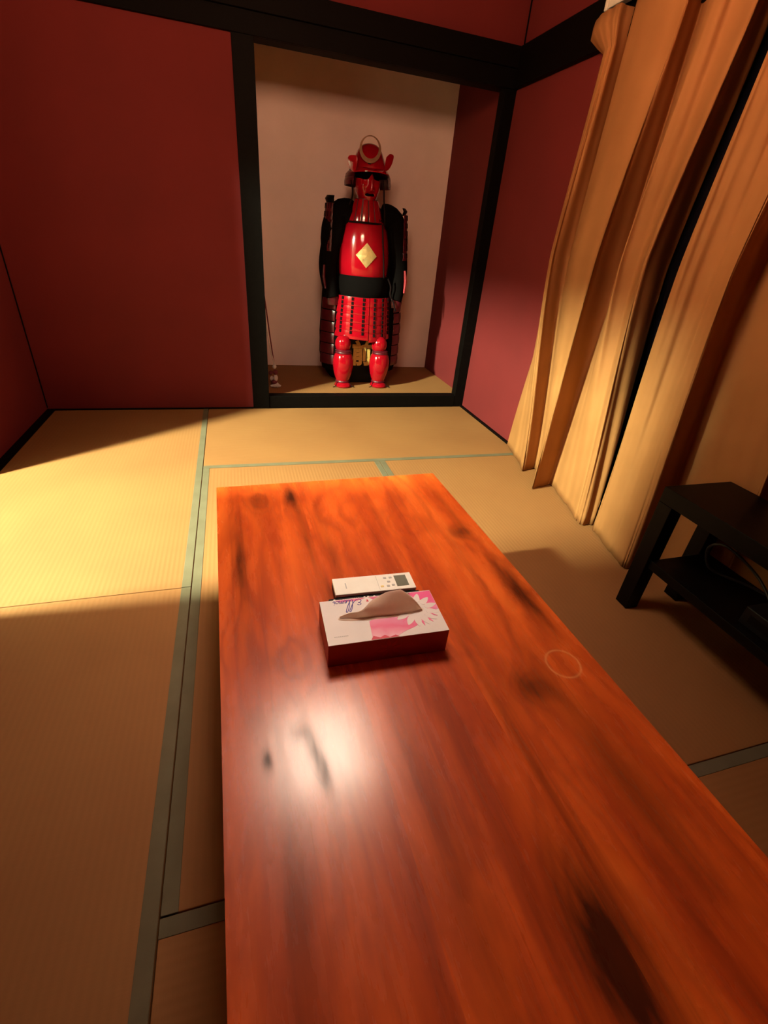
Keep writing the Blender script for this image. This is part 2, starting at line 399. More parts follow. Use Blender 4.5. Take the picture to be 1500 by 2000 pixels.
struct(MB().box(0, 0.040, -D_, 0, -0.055, 0.006).build('baseboard_left', 'black_wood', bevel=0.001))
struct(MB().box(W_ - 0.022, W_, -D_, 0, -0.055, 0.006).build('baseboard_right', 'black_wood', bevel=0.001))
struct(MB().box(0.040, PX0, -0.014, 0, -0.055, 0.006).build('baseboard_back', 'black_wood', bevel=0.001))
struct(MB().box(0.040, W_ - 0.022, -D_, -D_ + 0.02, -0.055, 0.006).build('baseboard_front', 'black_wood', bevel=0.001))
# hallway
struct(MB().box(HX0, -T, HY0, HY1 + 0.1, -0.12, -0.03).build('floor_hall', 'hall_floor'))
struct(MB().box(HX0, -T, HY0, HY1 + 0.1, 2.36, 2.44).build('ceiling_hall', 'hall_plaster'))
struct(MB().box(HX0 - 0.08, HX0, HY0, HY1 + 0.1, -0.12, 2.44).build('wall_hall', 'hall_plaster'))
struct(MB().box(HX0, -T, HY0 - 0.08, HY0, -0.12, 2.44).build('wall_hall_near', 'hall_plaster'))
struct(MB().box(HX0, -T, HY1 + 0.1, HY1 + 0.18, -0.12, 2.44).build('wall_hall_far', 'hall_plaster'))

# dark night window behind the curtains
wn = MB().box(W_ - 0.006, W_, -2.70, -0.95, 0.06, 1.74).build('window_1', 'night_glass'); struct(wn)
for y in (-2.72, -1.86, -0.99): MB().box(W_ - 0.010, W_, y, y + 0.04, 0.02, 1.76).build('window_frame', 'black_wood', wn)
for z in (0.02, 1.73): MB().box(W_ - 0.0095, W_, -2.72, -0.95, z, z + 0.035).build('window_frame', 'black_wood', wn)

# ------------------------------------------------------------------ tatami mats
BD = 0.030
def mat_thing(cx, cy, rz, L, wd, label, left=True, right=True):
    """long axis local Y; cloth borders along the long edges"""
    e = empty('tatami_mat', (cx, cy, -0.055), label, 'tatami mat', 'tatami mats covering the floor', rz)
    def place(o): o.parent = e; o.matrix_parent_inverse = Matrix.Identity(4); return o
    g = 0.0012
    a = MB().box(-wd / 2 + g, wd / 2 - g, -L / 2 + g, L / 2 - g, 0, 0.0548).build('woven_mat', 'tatami_weave', bevel=0.0015)
    place(a)
    for s, on in ((-1, left), (1, right)):
        if not on: continue
        x0, x1 = sorted((s * (wd / 2 - g - 0.0004), s * (wd / 2 - BD)))
        b = MB().box(x0, x1, -L / 2 + g, L / 2 - g, 0.02, 0.0562).build('cloth_border', 'tatami_border', bevel=0.001)
        place(b)
    return e
def mat_rect(x0, x1, y0, y1, along, label, left=True, right=True):
    if along == 'Y': mat_thing((x0 + x1) / 2, (y0 + y1) / 2, 0, y1 - y0, x1 - x0, label, left, right)
    else: mat_thing((x0 + x1) / 2, (y0 + y1) / 2, PI / 2, x1 - x0, y1 - y0, label, left, right)   # local -x side = towards viewer... local +x -> +Y
X0, X3 = 0.040, W_ - 0.022; YB, YF = -0.014, -D_ + 0.02
mat_rect(X0, m_, -2 * m_, YB, 'Y', 'straw tatami mat in the far left corner, brightest lit of the mats', left=False)
mat_rect(X0, m_, YF, -2 * m_, 'Y', 'straw tatami mat along the left, nearest to the viewer, in dim light', left=False)
mat_rect(m_, X3, -m_, YB, 'X', 'straw tatami mat lying crosswise in front of the alcove', right=False)
mat_rect(m_, 2 * m_, -3 * m_, -m_, 'Y', 'straw tatami mat mostly hidden under the wooden table')
mat_rect(2 * m_, X3, -3 * m_, -m_, 'Y', 'straw tatami mat between the wooden table and the curtain', right=False)
mat_rect(m_, X3, YF, -3 * m_, 'X', 'straw tatami mat lying crosswise under the near end of the table', left=False)

# ------------------------------------------------------------------ curtains
def curtain(name, label, prof_bot, prof_mid, prof_top, ztop, cols=10, rows=46, header=None):
    """profiles: matching lists of (Y, X) through which the cloth runs at z=0, z=0.55*ztop and z=ztop"""
    def curve(pr): return bezier([(x, y, 0) for (y, x) in pr], cols)
    deep = lambda pr, k: [(y, min(2.622, 2.556 + (x - 2.556) * k)) for y, x in pr]
    cb, cm, ct = curve(prof_bot), curve(deep(prof_mid, 1.45)), curve(deep(prof_top, 1.35))
    V, F = [], []; n = len(cb); th = 0.0025
    for side in (0, 1):
        for i in range(rows + 1):
            t = i / rows; z = 0.004 + (ztop - 0.004) * t
            for j in range(n):
                if t < 0.55:
                    u = t / 0.55; u = u * u * (3 - 2 * u) * 0.5 + u * 0.5; p = cb[j].lerp(cm[j], u)
                else:
                    u = (t - 0.55) / 0.45; u = u * u * (3 - 2 * u) * 0.5 + u * 0.5; p = cm[j].lerp(ct[j], u)
                wob = 0.006 * math.sin(3.1 * t * PI + j * 0.37) + 0.004 * math.sin(7 * t + j * 0.9)
                yy = p.y + wob * 0.8
                if header: yy += header(t, j / (n - 1))
                V.append((p.x + wob * 0.5 + side * th, yy, z))
    w_ = n; off = (rows + 1) * w_
    for i in range(rows):
        for j in range(n - 1):
            a = i * w_ + j; F.append((a, a + 1, a + 1 + w_, a + w_)); F.append((off + a, off + a + w_, off + a + w_ + 1, off + a + 1))
    for j in range(n - 1):
        F.append((j, off + j, off + j + 1, j + 1)); a = rows * w_ + j; F.append((a, a + 1, off + a + 1, off + a))
    for i in range(rows):
        a = i * w_; F.append((a, a + w_, off + a + w_, off + a)); a = i * w_ + n - 1; F.append((a, off + a, off + a + w_, a + w_))
    o = mesh_obj(name, V, F, 'curtain_cloth', None, True); fix_normals(o)
    return tag(o, label, 'curtain', 'curtains on the right wall')
bot = [(-.74, 2.605), (-.86, 2.575), (-.98, 2.545), (-1.075, 2.508), (-1.086, 2.514), (-1.062, 2.588), (-1.13, 2.575), (-1.22, 2.495), (-1.275, 2.450), (-1.284, 2.457), (-1.252, 2.568), (-1.35, 2.550), (-1.46, 2.525), (-1.56, 2.492), (-1.600, 2.480), (-1.626, 2.488), (-1.640, 2.535)]
mid = [(-.815, 2.60), (-.83, 2.560), (-.85, 2.535), (-.876, 2.528), (-.884, 2.536), (-.862, 2.600), (-.93, 2.570), (-1.08, 2.515), (-1.232, 2.500), (-1.241, 2.508), (-1.210, 2.605), (-1.29, 2.565), (-1.335, 2.530), (-1.385, 2.560), (-1.485, 2.512), (-1.493, 2.520), (-1.470, 2.605)]
top = [(-.80, 2.588), (-.835, 2.562), (-.87, 2.548), (-.915, 2.543), (-.923, 2.550), (-.903, 2.597), (-.96, 2.565), (-1.10, 2.540), (-1.265, 2.533), (-1.274, 2.540), (-1.248, 2.597), (-1.33, 2.560), (-1.39, 2.545), (-1.44, 2.565), (-1.550, 2.540), (-1.559, 2.548), (-1.535, 2.602)]
def hdr(t, s):                                    # the stiff heading flares out past the hanging edge
    k = max(0.0, (t - 0.935) / 0.065)
    return max(0.0, 1 - s / 0.30) * 0.135 * min(1.0, k * 1.6)
curtain('curtain', 'orange tan curtain hanging nearest to the alcove, its hem lit on the mats', bot, mid, top, 1.845, header=hdr)
yb = [-1.652, -1.665, -1.72, -1.80, -1.87, -1.93, -1.94, -1.915, -2.02, -2.12, -2.20, -2.205, -2.195, -2.33, -2.44, -2.445, -2.43, -2.58, -2.70, -2.705, -2.69, -2.85, -3.00, -3.10]
xb = [2.560, 2.515, 2.500, 2.478, 2.462, 2.452, 2.460, 2.578, 2.595, 2.590, 2.584, 2.588, 2.614, 2.598, 2.584, 2.588, 2.614, 2.598, 2.584, 2.588, 2.614, 2.598, 2.588, 2.60]
ym = [-1.640, -1.652, -1.70, -1.75, -1.80, -1.850, -1.859, -1.832, -1.93, -2.03, -2.12, -2.126, -2.105, -2.24, -2.36, -2.366, -2.345, -2.50, -2.63, -2.636, -2.615, -2.78, -2.94, -3.08]
xm = [2.560, 2.508, 2.510, 2.530, 2.515, 2.502, 2.510, 2.585, 2.562, 2.548, 2.540, 2.545, 2.600, 2.570, 2.542, 2.547, 2.600, 2.580, 2.556, 2.560, 2.605, 2.580, 2.558, 2.59]
yt = [-1.648, -1.66, -1.71, -1.76, -1.82, -1.880, -1.888, -1.868, -1.96, -2.06, -2.15, -2.156, -2.138, -2.27, -2.39, -2.396, -2.378, -2.53, -2.66, -2.666, -2.648, -2.80, -2.95, -3.06]
xt = [2.575, 2.535, 2.535, 2.550, 2.545, 2.535, 2.542, 2.588, 2.560, 2.538, 2.528, 2.535, 2.595, 2.565, 2.540, 2.547, 2.597, 2.565, 2.540, 2.547, 2.597, 2.565, 2.545, 2.58]
curtain('curtain', 'orange tan curtain hanging behind the black stand, right of the dark gap', list(zip(yb, xb)), list(zip(ym, xm)), list(zip(yt, xt)), 1.845)
rail = empty('curtain_rail', (W_, -2.0, 1.86), 'pale curtain rail end showing above the curtain heading', 'curtain rail')
MB().box(2.555, 2.585, -3.2, -0.80, 1.858, 1.888).build('track', 'ivory_metal', rail, bevel=0.003)
MB().box(2.550, 2.590, -0.80, -0.785, 1.853, 1.893).build('end_cap', 'ivory_metal', rail, bevel=0.003)
for y in (-0.95, -1.9, -2.9): MB().box(2.585, W_ - 0.034, y - 0.012, y + 0.012, 1.862, 1.885).build('bracket', 'ivory_metal', rail, bevel=0.002)

# ------------------------------------------------------------------ low wooden table
TS = 0.95                                        # everything on the table is sized for a 36.5 cm high top
def on_top(x, y): return CAM.x + (x - CAM.x) * TS, CAM.y + (y - CAM.y) * TS
TW, TLN, TH, TT = 0.715, 1.50, 0.365, 0.045
tab = empty('low_table', on_top(TAB_O.x, TAB_O.y) + (0.0012,), 'long low table of glossy orange brown wood with dark knots', 'table', None, TAB_A)
tab.scale = (TS, TS, 1)
def loc(o): o.parent = tab; o.matrix_parent_inverse = Matrix.Identity(4); return o
edges = [0, 0.236, 0.449, TW]
for i in range(3):
    x0, x1 = edges[i], edges[i + 1]
    loc(MB().box(x0, x1, -TLN, 0, TH - TT, TH).build('top_board', 'table_wood'))
for x in (0.10, TW - 0.10 - 0.07):
    for y in (-0.12 - 0.07, -TLN + 0.12): loc(MB().box(x, x + 0.07, y, y + 0.07, 0, TH - TT - 0.001).build('leg', 'table_wood', bevel=0.004))
for x in (0.12, TW - 0.15): loc(MB().box(x, x + 0.03, -TLN + 0.19, -0.19, TH - TT - 0.06, TH - TT - 0.001).build('apron', 'table_wood', bevel=0.002))

# ------------------------------------------------------------------ tissue box
ZT = TH + 0.0012
BA = math.radians(-1.4)
box = empty('tissue_box', on_top(1.196, -2.451) + (ZT,), 'white and pink flower printed tissue box with a tissue sticking up', 'tissue box', None, BA)
box.scale = (TS, TS, TS)
def inb(o, p=None): o.parent = p or box; o.matrix_parent_inverse = Matrix.Identity(4); return o
BL, BW, BH = 0.235, 0.118, 0.056
SL0, SL1, SC = 0.028, 0.203, 0.064               # slot
# body: side walls and base as one carton, separate top panel with a slot
c = MB().box(0, BL, 0, BW, 0, BH - 0.0008)
carton = inb(c.build('carton', 'card_dark_red', bevel=0.0008))
def slot_outline(n=16):
    out = []
    for k in range(n * 2):
        a = 2 * PI * k / (n * 2); out.append(((SL0 + SL1) / 2 + (SL1 - SL0) / 2 * math.cos(a), SC + 0.013 * math.sin(a)))
    return out
def flat(poly, z, name, mat, parent=None, th=0.0003):
    b = MB().prism([(x, y, z + th) for x, y in poly], [(x, y, z) for x, y in poly])
    return inb(b.build(name, mat), parent)
top_p = flat([(0, 0), (BL, 0), (BL, BW), (0, BW)], BH - 0.0008, 'top_panel', 'card_white', None, 0.0009)
zt = BH + 0.00015
flat(slot_outline(), zt + 0.00022, 'opening', 'tissue_paper', top_p, 0.0002)
def clip(poly, x0=0.0008, x1=BL - 0.0008, y0=0.0008, y1=BW - 0.0008):
    return [(min(max(x, x0), x1), min(max(y, y0), y1)) for x, y in poly]
def ell(cx, cy, a, b, ang, n=18, p=1.0):
    out = []; ca, sa = math.cos(ang), math.sin(ang)
    for k in range(n):
        t = 2 * PI * k / n; u = a * math.cos(t); v = b * math.sin(t) * (1 - 0.45 * p * math.cos(t)); out.append((cx + u * ca - v * sa, cy + u * sa + v * ca))
    return out
# pink field (lower middle, curving up to the right corner)
flat(clip([(0.083, 0.0), (0.128, 0.0), (0.150, 0.012), (0.172, 0.020), (0.190, 0.030), (0.150, 0.050), (0.100, 0.055), (0.087, 0.048)]), zt, 'printed_field', 'ink_pink_blend', top_p)
flat(clip([(0.080, 0.0), (0.135, 0.0), (0.128, 0.006), (0.116, 0.002), (0.108, 0.009), (0.098, 0.004), (0.086, 0.010)]), zt + 0.00004, 'printed_flower', 'ink_red', top_p, 0.00036)
flat(clip([(0.185, 0.116), (0.235, 0.116), (0.235, 0.060), (0.222, 0.056), (0.212, 0.090), (0.198, 0.092)]), zt, 'printed_field', 'ink_pink_blend', top_p)
flat(clip([(0.100, 0.116), (0.110, 0.108), (0.128, 0.106), (0.136, 0.116)]), zt, 'printed_petal', 'ink_pink', top_p)
flat(clip([(0.156, 0.116), (0.166, 0.104), (0.182, 0.100), (0.190, 0.116)]), zt, 'printed_petal', 'ink_pink', top_p)
flat(clip([(0.030, 0.116), (0.040, 0.110), (0.075, 0.110), (0.095, 0.116)]), zt, 'printed_petal', 'ink_pink', top_p)
flat([(0.0935, 0.104), (0.099, 0.104), (0.0965, 0.112)], zt, 'printed_mark', 'ink_red', top_p)
FC = (0.186, 0.066)
for k, ang in enumerate((-152, -122, -96, -70, -45, -18, 12, 40, 68)):
    a = math.radians(ang); r = 0.034; inside = ang < -85 or ang > 30
    px, py = FC[0] + r * 1.05 * math.cos(a), FC[1] + r * math.sin(a)
    flat(clip(ell(px, py, 0.0135, 0.0065, a)), zt + 0.0001, 'printed_petal', 'card_white', top_p, 0.0004)
    a2 = a + math.radians(13)
    qx, qy = FC[0] + 0.036 * math.cos(a2), FC[1] + 0.036 * math.sin(a2)
    if ang < 30: flat(clip(ell(qx, qy, 0.011, 0.0022, a2, 12)), zt + 0.00005, 'printed_stamen', 'ink_pink', top_p, 0.0004)
# lettering, reading from the far side
def script(strokes, parent):
    out = MB()
    for st in strokes:
        P = bezier([(p[0], p[1], 0) for p in st], 7); n = len(P); base = len(out.v)
        for layer in (0.0, 0.00025):
            for i, p in enumerate(P):
                d = (P[min(i + 1, n - 1)] - P[max(i - 1, 0)]).normalized(); nr = Vector((-d.y, d.x, 0))
                wdt = 0.38 + 0.42 * abs(d.y) * (1.0 if 0 < i < n - 1 else 0.3)
                for sg in (-1, 1):
                    q = p + nr * wdt * sg; out.v.append((0.084 - q.x * 0.001, 0.1145 - q.y * 0.001, zt + 0.0003 + layer))
        f = lambda l, i, sg: base + l * 2 * n + i * 2 + sg
        for i in range(n - 1):
            out.f += [(f(1, i, 0), f(1, i, 1), f(1, i + 1, 1), f(1, i + 1, 0)), (f(0, i, 0), f(0, i + 1, 0), f(0, i + 1, 1), f(0, i, 1)),
                      (f(0, i, 0), f(1, i, 0), f(1, i + 1, 0), f(0, i + 1, 0)), (f(0, i, 1), f(0, i + 1, 1), f(1, i + 1, 1), f(1, i, 1))]
    return inb(out.build('lettering', 'ink_purple'), parent)
script([[(10, 15), (7, 17.5), (2.8, 16), (3.2, 12), (7, 10.5), (2.2, 9), (0.5, 4), (4, 0.5), (9, 1.5), (13, 4.5)]], top_p)
script([[(13, 4.5), (20, 14), (27, 28), (29, 33), (27, 34), (23, 26), (19, 12), (17.5, 3), (19, 0.3), (22, 2)], [(22, 2), (28, 13), (34, 27), (36, 33.5), (34, 35), (30, 27), (25.5, 12), (24, 3), (25.5, 0.3), (29, 2.5)]], top_p)
script([[(29, 2.5), (33, 6), (34, 8), (32, 8.3), (29.8, 4), (31, 0.6), (34, 1.5), (36.5, 4)]], top_p)
script([[(36.5, 7), (38, 8), (37.4, 4), (36.6, 0.3)], [(36.9, 4), (39.6, 8), (41.2, 7), (40, 0.3)], [(40.4, 4), (43.2, 8), (44.8, 7), (43.3, 1.5), (44.3, 0.3), (46.5, 2.5)]], top_p)
script([[(50.5, 8), (47.5, 6), (47, 2), (49, 0.3), (51.8, 2.5), (52, 6.5), (50.5, 8), (53.5, 6.6)]], top_p)
script([[(55.8, 8), (54.4, 1.5), (55.3, 0.3), (58, 3)], [(56.4, 11), (56.8, 11.8)]], top_p)
for k in range(8): flat([(0.014 + k * 0.0034, 0.0178), (0.0162 + k * 0.0034, 0.0178), (0.0162 + k * 0.0034, 0.0194), (0.014 + k * 0.0034, 0.0194)], zt + 0.0001, 'printed_mark', 'ink_grey', top_p)
# flower print on the near side of the carton
def side_flat(poly, name, mat):
    b = MB().prism([(x, -0.0004, z) for x, z in poly], [(x, 0.0, z) for x, z in poly]); return inb(b.build(name, mat), carton)
for k in range(8):
    a = 2 * PI * k / 8 + 0.2
    side_flat([(0.118 + u, 0.028 + v) for u, v in [(x * 0.7 , y * 0.7) for x, y in ell(0.022 * math.cos(a), 0.022 * math.sin(a), 0.012, 0.005, a)]], 'printed_petal', 'ink_crimson')
# tissue: a thin sheet pulled up out of the slot
def tissue():
    nu, nv = 26, 10; V, F = [], []
    for side in (0, 1):
        for i in range(nu + 1):
            u = i / nu; x = SL0 + 0.004 + (SL1 - SL0 - 0.008) * u
            env = min(1.0, 5.5 * u, 5.5 * (1 - u)) if 0 < u < 1 else 0
            h = 0.002 + (0.046 * (u / 0.76) ** 0.95 if u < 0.76 else 0.046 * ((1 - u) / 0.24) ** 0.8)
            h *= 1 + 0.05 * math.sin(23 * u)
            for j in range(nv + 1):
                v = j / nv
                z = BH + 0.0008 + h * (1 - (1 - v) ** 1.5) + 0.001 * (u < 0.02)
                y = SC - 0.008 * env * (0.4 + 0.6 * u) + 0.5 * h * v ** 1.4 + 0.004 * math.sin(9 * u + 3 * v) * v + 0.003 * math.sin(17 * u) * v
                xx = x + 0.006 * math.sin(4 * u + 2) * v * env
                V.append((xx, y + side * 0.0008, z))
    w_ = nv + 1; off = (nu + 1) * w_
    for i in range(nu):
        for j in range(nv):
            a = i * w_ + j; F.append((a, a + w_, a + w_ + 1, a + 1)); F.append((off + a, off + a + 1, off + a + w_ + 1, off + a + w_))
    for i in range(nu):
        a = i * w_ + nv; F.append((a, a + w_, off + a + w_, off + a)); a = i * w_; F.append((a, off + a, off + a + w_, a + w_))
    o = mesh_obj('tissue', V, F, 'tissue_paper', None, True); fix_normals(o); return inb(o)
tissue()

# ------------------------------------------------------------------ remote controls
RA = math.radians(-2.0)
rem = empty('remote_control', on_top(1.2425, -2.283) + (ZT,), 'white air conditioner remote control with grey screen behind the tissue box', 'remote control', 'remote controls on the table', RA)
rem.scale = (TS, TS, TS)
def inr(o, p=None): o.parent = p or rem; o.matrix_parent_inverse = Matrix.Identity(4); return o
RL, RW, RH = 0.184, 0.056, 0.024
inr(MB().box(0, RL, 0, RW, 0, 0.016).build('lower_case', 'dark_plastic', bevel=0.002))
rb = inr(MB().box(0, RL, 0, RW, 0.0162, RH).build('upper_case', 'white_plastic', bevel=0.0015))
inr(MB().box(0.142, 0.170, 0.010, 0.047, RH - 0.0003, RH + 0.0008).build('screen', 'lcd', bevel=0.0004))
for x, y, mt in ((0.108, 0.014, 'button_yellow'), (0.122, 0.014, 'button_grey'), (0.134, 0.016, 'button_grey'), (0.126, 0.028, 'button_grey'), (0.120, 0.042, 'button_grey'), (0.133, 0.042, 'button_grey')):
    inr(MB().box(x - 0.0035, x + 0.0035, y - 0.0028, y + 0.0028, RH - 0.0003, RH + 0.001).build('button', mt, bevel=0.0006))
inr(MB().box(0.100, 0.1006, 0.004, 0.052, RH - 0.0003, RH + 0.0003).build('cover_seam', 'button_grey'))
inr(MB().box(0.026, 0.0285, 0.018, 0.036, RH - 0.0003, RH + 0.0003).build('printed_mark', 'button_grey'))
tvr = empty('remote_control', on_top(1.2245, -2.3315) + (ZT,), 'black remote control with small white markings wedged behind the tissue box', 'remote control', 'remote controls on the table', math.radians(-1.6))
tvr.scale = (TS, TS, TS)
inr(MB().box(0, 0.205, 0, 0.0435, 0, 0.021).build('case', 'dark_plastic', bevel=0.003), tvr)
for k in range(9): inr(MB().box(0.030 + k * 0.0042, 0.0325 + k * 0.0042, 0.034, 0.037, 0.0208, 0.0214).build('printed_mark', 'print_white'), tvr)
for x in (0.012, 0.078, 0.086, 0.100, 0.124, 0.140):
    inr(MB().tube([(x, 0.036, 0.0205), (x, 0.036, 0.0220)], 0.0024, 10).build('button', 'print_white'), tvr)

# ------------------------------------------------------------------ black TV stand
SX0, SX1, SY0, SY1, SH = 2.291, 2.556, -2.985, -2.085, 0.45
st = empty('tv_stand', ((SX0 + SX1) / 2, (SY0 + SY1) / 2, 0), 'low black stand with square legs and lower shelf beside the curtain', 'stand')
st.location.z = 0.0012
MB().box(SX0, SX1, SY0, SY1, SH - 0.05, SH).build('top', 'black_lacquer', st, bevel=0.0015)
for x in (SX0, SX1 - 0.05):
    for y in (SY0, SY1 - 0.05): MB().box(x, x + 0.05, y, y + 0.05, 0.0012, SH - 0.0502).build('leg', 'black_lacquer', st, bevel=0.0015)
MB().box(SX0 + 0.012, SX1 - 0.012, SY0 + 0.0505, SY1 - 0.0505, 0.176, 0.206).build('shelf', 'black_lacquer', st, bevel=0.0015)
dev = empty('media_player', (2.43, -2.60, 0.206), 'black box shaped device on the lower shelf of the black stand', 'device')
MB().box(2.335, 2.52, -2.78, -2.42, 0.207, 0.262).build('body', 'dark_plastic', dev, bevel=0.003)
MB().box(2.3335, 2.3355, -2.76, -2.44, 0.224, 0.246).build('front_panel', 'black_lacquer', dev)
o = MB().tube(bezier([(2.47, -2.41, 0.225), (2.475, -2.33, 0.275), (2.45, -2.235, 0.312), (2.44, -2.195, 0.285), (2.445, -2.205, 0.235), (2.46, -2.23, 0.2135), (2.50, -2.30, 0.2135), (2.525, -2.36, 0.2135)], 8), 0.0042, 8).build('power_cord', 'cable', dev, smooth=True)

# ------------------------------------------------------------------ samurai armour
AX, AY, AZ = 1.940, 0.40, SILL
arm = empty('samurai_armor', (AX, AY, AZ), 'glossy red samurai armor with ring crested helmet seated in the alcove', 'armor')
def put(mb, name, mat, parent=arm, **kw): return mb.build(name, mat, parent, **kw)
# storage box it sits on, with the gold character
abox = put(MB().box(1.79, 2.10, 0.325, 0.62, AZ, 0.43), 'storage_box', 'black_lacquer', bevel=0.004)
try:
    me = text_mesh('\u524d', 0.185, 0.002, 0, 0.0074); me.materials.clear(); me.materials.append(M['gold_paint'])
    k = bpy.data.objects.new('gold_character', me); COL.objects.link(k)
    cen = at(706.5, 694, Y=0.32); k.location = (cen.x, 0.322, cen.z); k.rotation_euler = (PI / 2, 0, 0); k.scale = (0.79, 0.95, 1)
    bpy.context.view_layer.update(); k.parent = abox; k.matrix_parent_inverse = pinv2 = (Matrix.Translation((AX, AY, AZ)).inverted() @ Matrix.Identity(4)).inverted() @ Matrix.Identity(4)
    k.matrix_parent_inverse = Matrix.Identity(4)
except Exception as ex: print('character', ex)
# black robe body behind everything
put(MB().lathe(1.945, 0.50, [(AZ, 0.20), (0.12, 0.235), (0.22, 0.278), (0.40, 0.285), (0.62, 0.272), (0.80, 0.262), (0.98, 0.262), (1.08, 0.235), (1.15, 0.165), (1.19, 0.09)], 36, 0.55), 'under_robe', 'black_cloth', smooth=True)
# side skirts (dark maroon plates over black cloth)
for s, a0, a1 in ((-1, 187, 232), (1, -52, -7)):
    cl = put(MB().shell(1.945, 0.45, [(0.16, 0.275), (0.28, 0.298), (0.45, 0.297), (0.66, 0.275)], a0, a1, 10, 0.006, 0.62), 'thigh_guard', 'black_cloth', smooth=True)
    for r in range(6):
        z0 = 0.205 + r * 0.073
        rr = lambda z: 0.302 if z < 0.45 else 0.302 - (z - 0.45) * 0.09
        MB().shell(1.945, 0.45, [(z0, rr(z0) + 0.002), (z0 + 0.035, rr(z0) + 0.003), (z0 + 0.066, rr(z0) - 0.001)], a0 + 7, a1 - 7, 8, 0.004, 0.62).build('lame', 'maroon_lacquer', cl, smooth=True, bevel=0.001)
# arms: black sleeves with plates
for s, pts in ((-1, [(1.845, 0.43, 1.130), (1.756, 0.42, 1.125), (1.722, 0.41, 1.00), (1.690, 0.39, 0.84), (1.700, 0.36, 0.72), (1.715, 0.335, 0.64)]),
               (1, [(2.045, 0.43, 1.130), (2.128, 0.42, 1.112), (2.156, 0.41, 1.00), (2.185, 0.39, 0.84), (2.175, 0.36, 0.72), (2.160, 0.335, 0.64)])):
    sl = put(MB().tube(bezier(pts, 5), [0.074 + 0.005 * math.sin(i * 0.9) if i < 12 else 0.062 - 0.0014 * (i - 12) for i in range(26)], 14), 'sleeve', 'black_cloth', smooth=True)
    # forearm plates and hand guard
    x = pts[3][0]
    for dk in (-0.022, 0.022):
        MB().tube([(x + s * 0.028 + dk * 0.2, 0.350 + dk, 0.835), (x + s * 0.034 + dk * 0.2, 0.335 + dk, 0.77), (x + s * 0.024 + dk * 0.2, 0.315 + dk, 0.70)], [0.007, 0.010, 0.007], 8).build('forearm_plate', 'armor_red_worn' if s > 0 else 'maroon_lacquer', sl, smooth=True)
    MB().shell(pts[5][0], 0.345, [(0.600, 0.044), (0.635, 0.052), (0.665, 0.044)], -160, -20, 10, 0.005, 0.8).build('hand_guard', 'maroon_lacquer', sl, smooth=True)
# shoulder guards of overlapping lames
for s, cx, a0, a1 in ((-1, 1.742, 150, 246), (1, 2.146, -66, 30)):
    sg = put(MB().shell(cx, 0.41, [(1.172, 0.060), (1.198, 0.072), (1.215, 0.060)] if s < 0 else [(1.150, 0.055), (1.175, 0.066), (1.190, 0.052)], a0, a1, 12, 0.006, 1.0), 'shoulder_guard', 'black_lacquer', smooth=True)
    for r in range(6):
        z1 = (1.176 if s < 0 else 1.155) - r * 0.043; R = 0.066 + 0.004 * r
        MB().shell(cx, 0.41, [(z1 - 0.046, R + 0.006), (z1 - 0.022, R + 0.004), (z1, R)], a0 + 4, a1 - 4, 12, 0.004, 1.0).build('lame', 'maroon_lacquer', sg, smooth=True, bevel=0.0008)
    lc = MB()
    for r in range(6):
        z1 = (1.176 if s < 0 else 1.155) - r * 0.043; R = 0.0685 + 0.004 * r
        for q in range(5):
            a = math.radians(a0 + 14 + (a1 - a0 - 28) * q / 4)
            lc.tube([(cx + R * math.cos(a), 0.41 + R * math.sin(a), z1 - 0.002), (cx + (R + 0.003) * math.cos(a), 0.41 + (R + 0.003) * math.sin(a), z1 - 0.030)], 0.0024, 6)
    lc.build('lacing', 'black_lace', sg)['kind'] = 'stuff'
# cuirass
DX, DY = 1.935, 0.405
cu = put(MB().lathe(DX, DY, [(0.772, 0.155), (0.785, 0.168), (0.86, 0.171), (0.94, 0.166), (1.00, 0.157), (1.05, 0.144), (1.085, 0.128), (1.105, 0.112), (1.112, 0.104)], 56, 0.86), 'cuirass', 'red_lacquer', smooth=True, angle=60)
MB().lathe(DX, DY, [(1.098, 0.118), (1.106, 0.121), (1.114, 0.116), (1.119, 0.108)], 48, 0.86).build('neck_rim', 'black_lace', cu, smooth=True)
# gold diamond badge of four lozenges
bc = at(716, 499.5, Y=0.262); hw, hh = 0.067, 0.071
def lozenge(cx, cz, a, b, y): return [(cx - a, y, cz), (cx, y, cz - b), (cx + a, y, cz), (cx, y, cz + b)]
def curved(cx, cz, a, b, off, nn=10):            # diamond plate that follows the breastplate
    F_, B_ = [], []
    ring = []
    for q in range(4):
        c4 = [(-a, 0), (0, -b), (a, 0), (0, b)]; p0, p1 = c4[q], c4[(q + 1) % 4]
        for k in range(nn): t = k / nn; ring.append((cx + p0[0] + (p1[0] - p0[0]) * t, cz + p0[1] + (p1[1] - p0[1]) * t))
    def yy(x, z, o):
        r = 0.1705 - max(0, z - 0.88) * 0.07; u = (x - DX) / r; return DY - r * 0.86 * math.sqrt(max(0.0, 1 - u * u)) - o
    mb = MB(); n = len(ring)
    mb.v = [(x, yy(x, z, off), z) for x, z in ring] + [(x, yy(x, z, -0.002), z) for x, z in ring] + [(cx, yy(cx, cz, off), cz)]
    for j in range(n): mb.f.append((j, (j + 1) % n, 2 * n)); mb.f.append((j, n + j, n + (j + 1) % n, (j + 1) % n))
    return mb
bd = curved(bc.x, bc.z, hw, hh, 0.003).build('badge', 'gold', cu)
for dx, dz in ((0, 1), (0, -1), (1, 0), (-1, 0)):
    curved(bc.x + dx * hw * 0.5, bc.z + dz * hh * 0.5, hw * 0.47, hh * 0.47, 0.0042).build('lozenge', 'gold', bd)
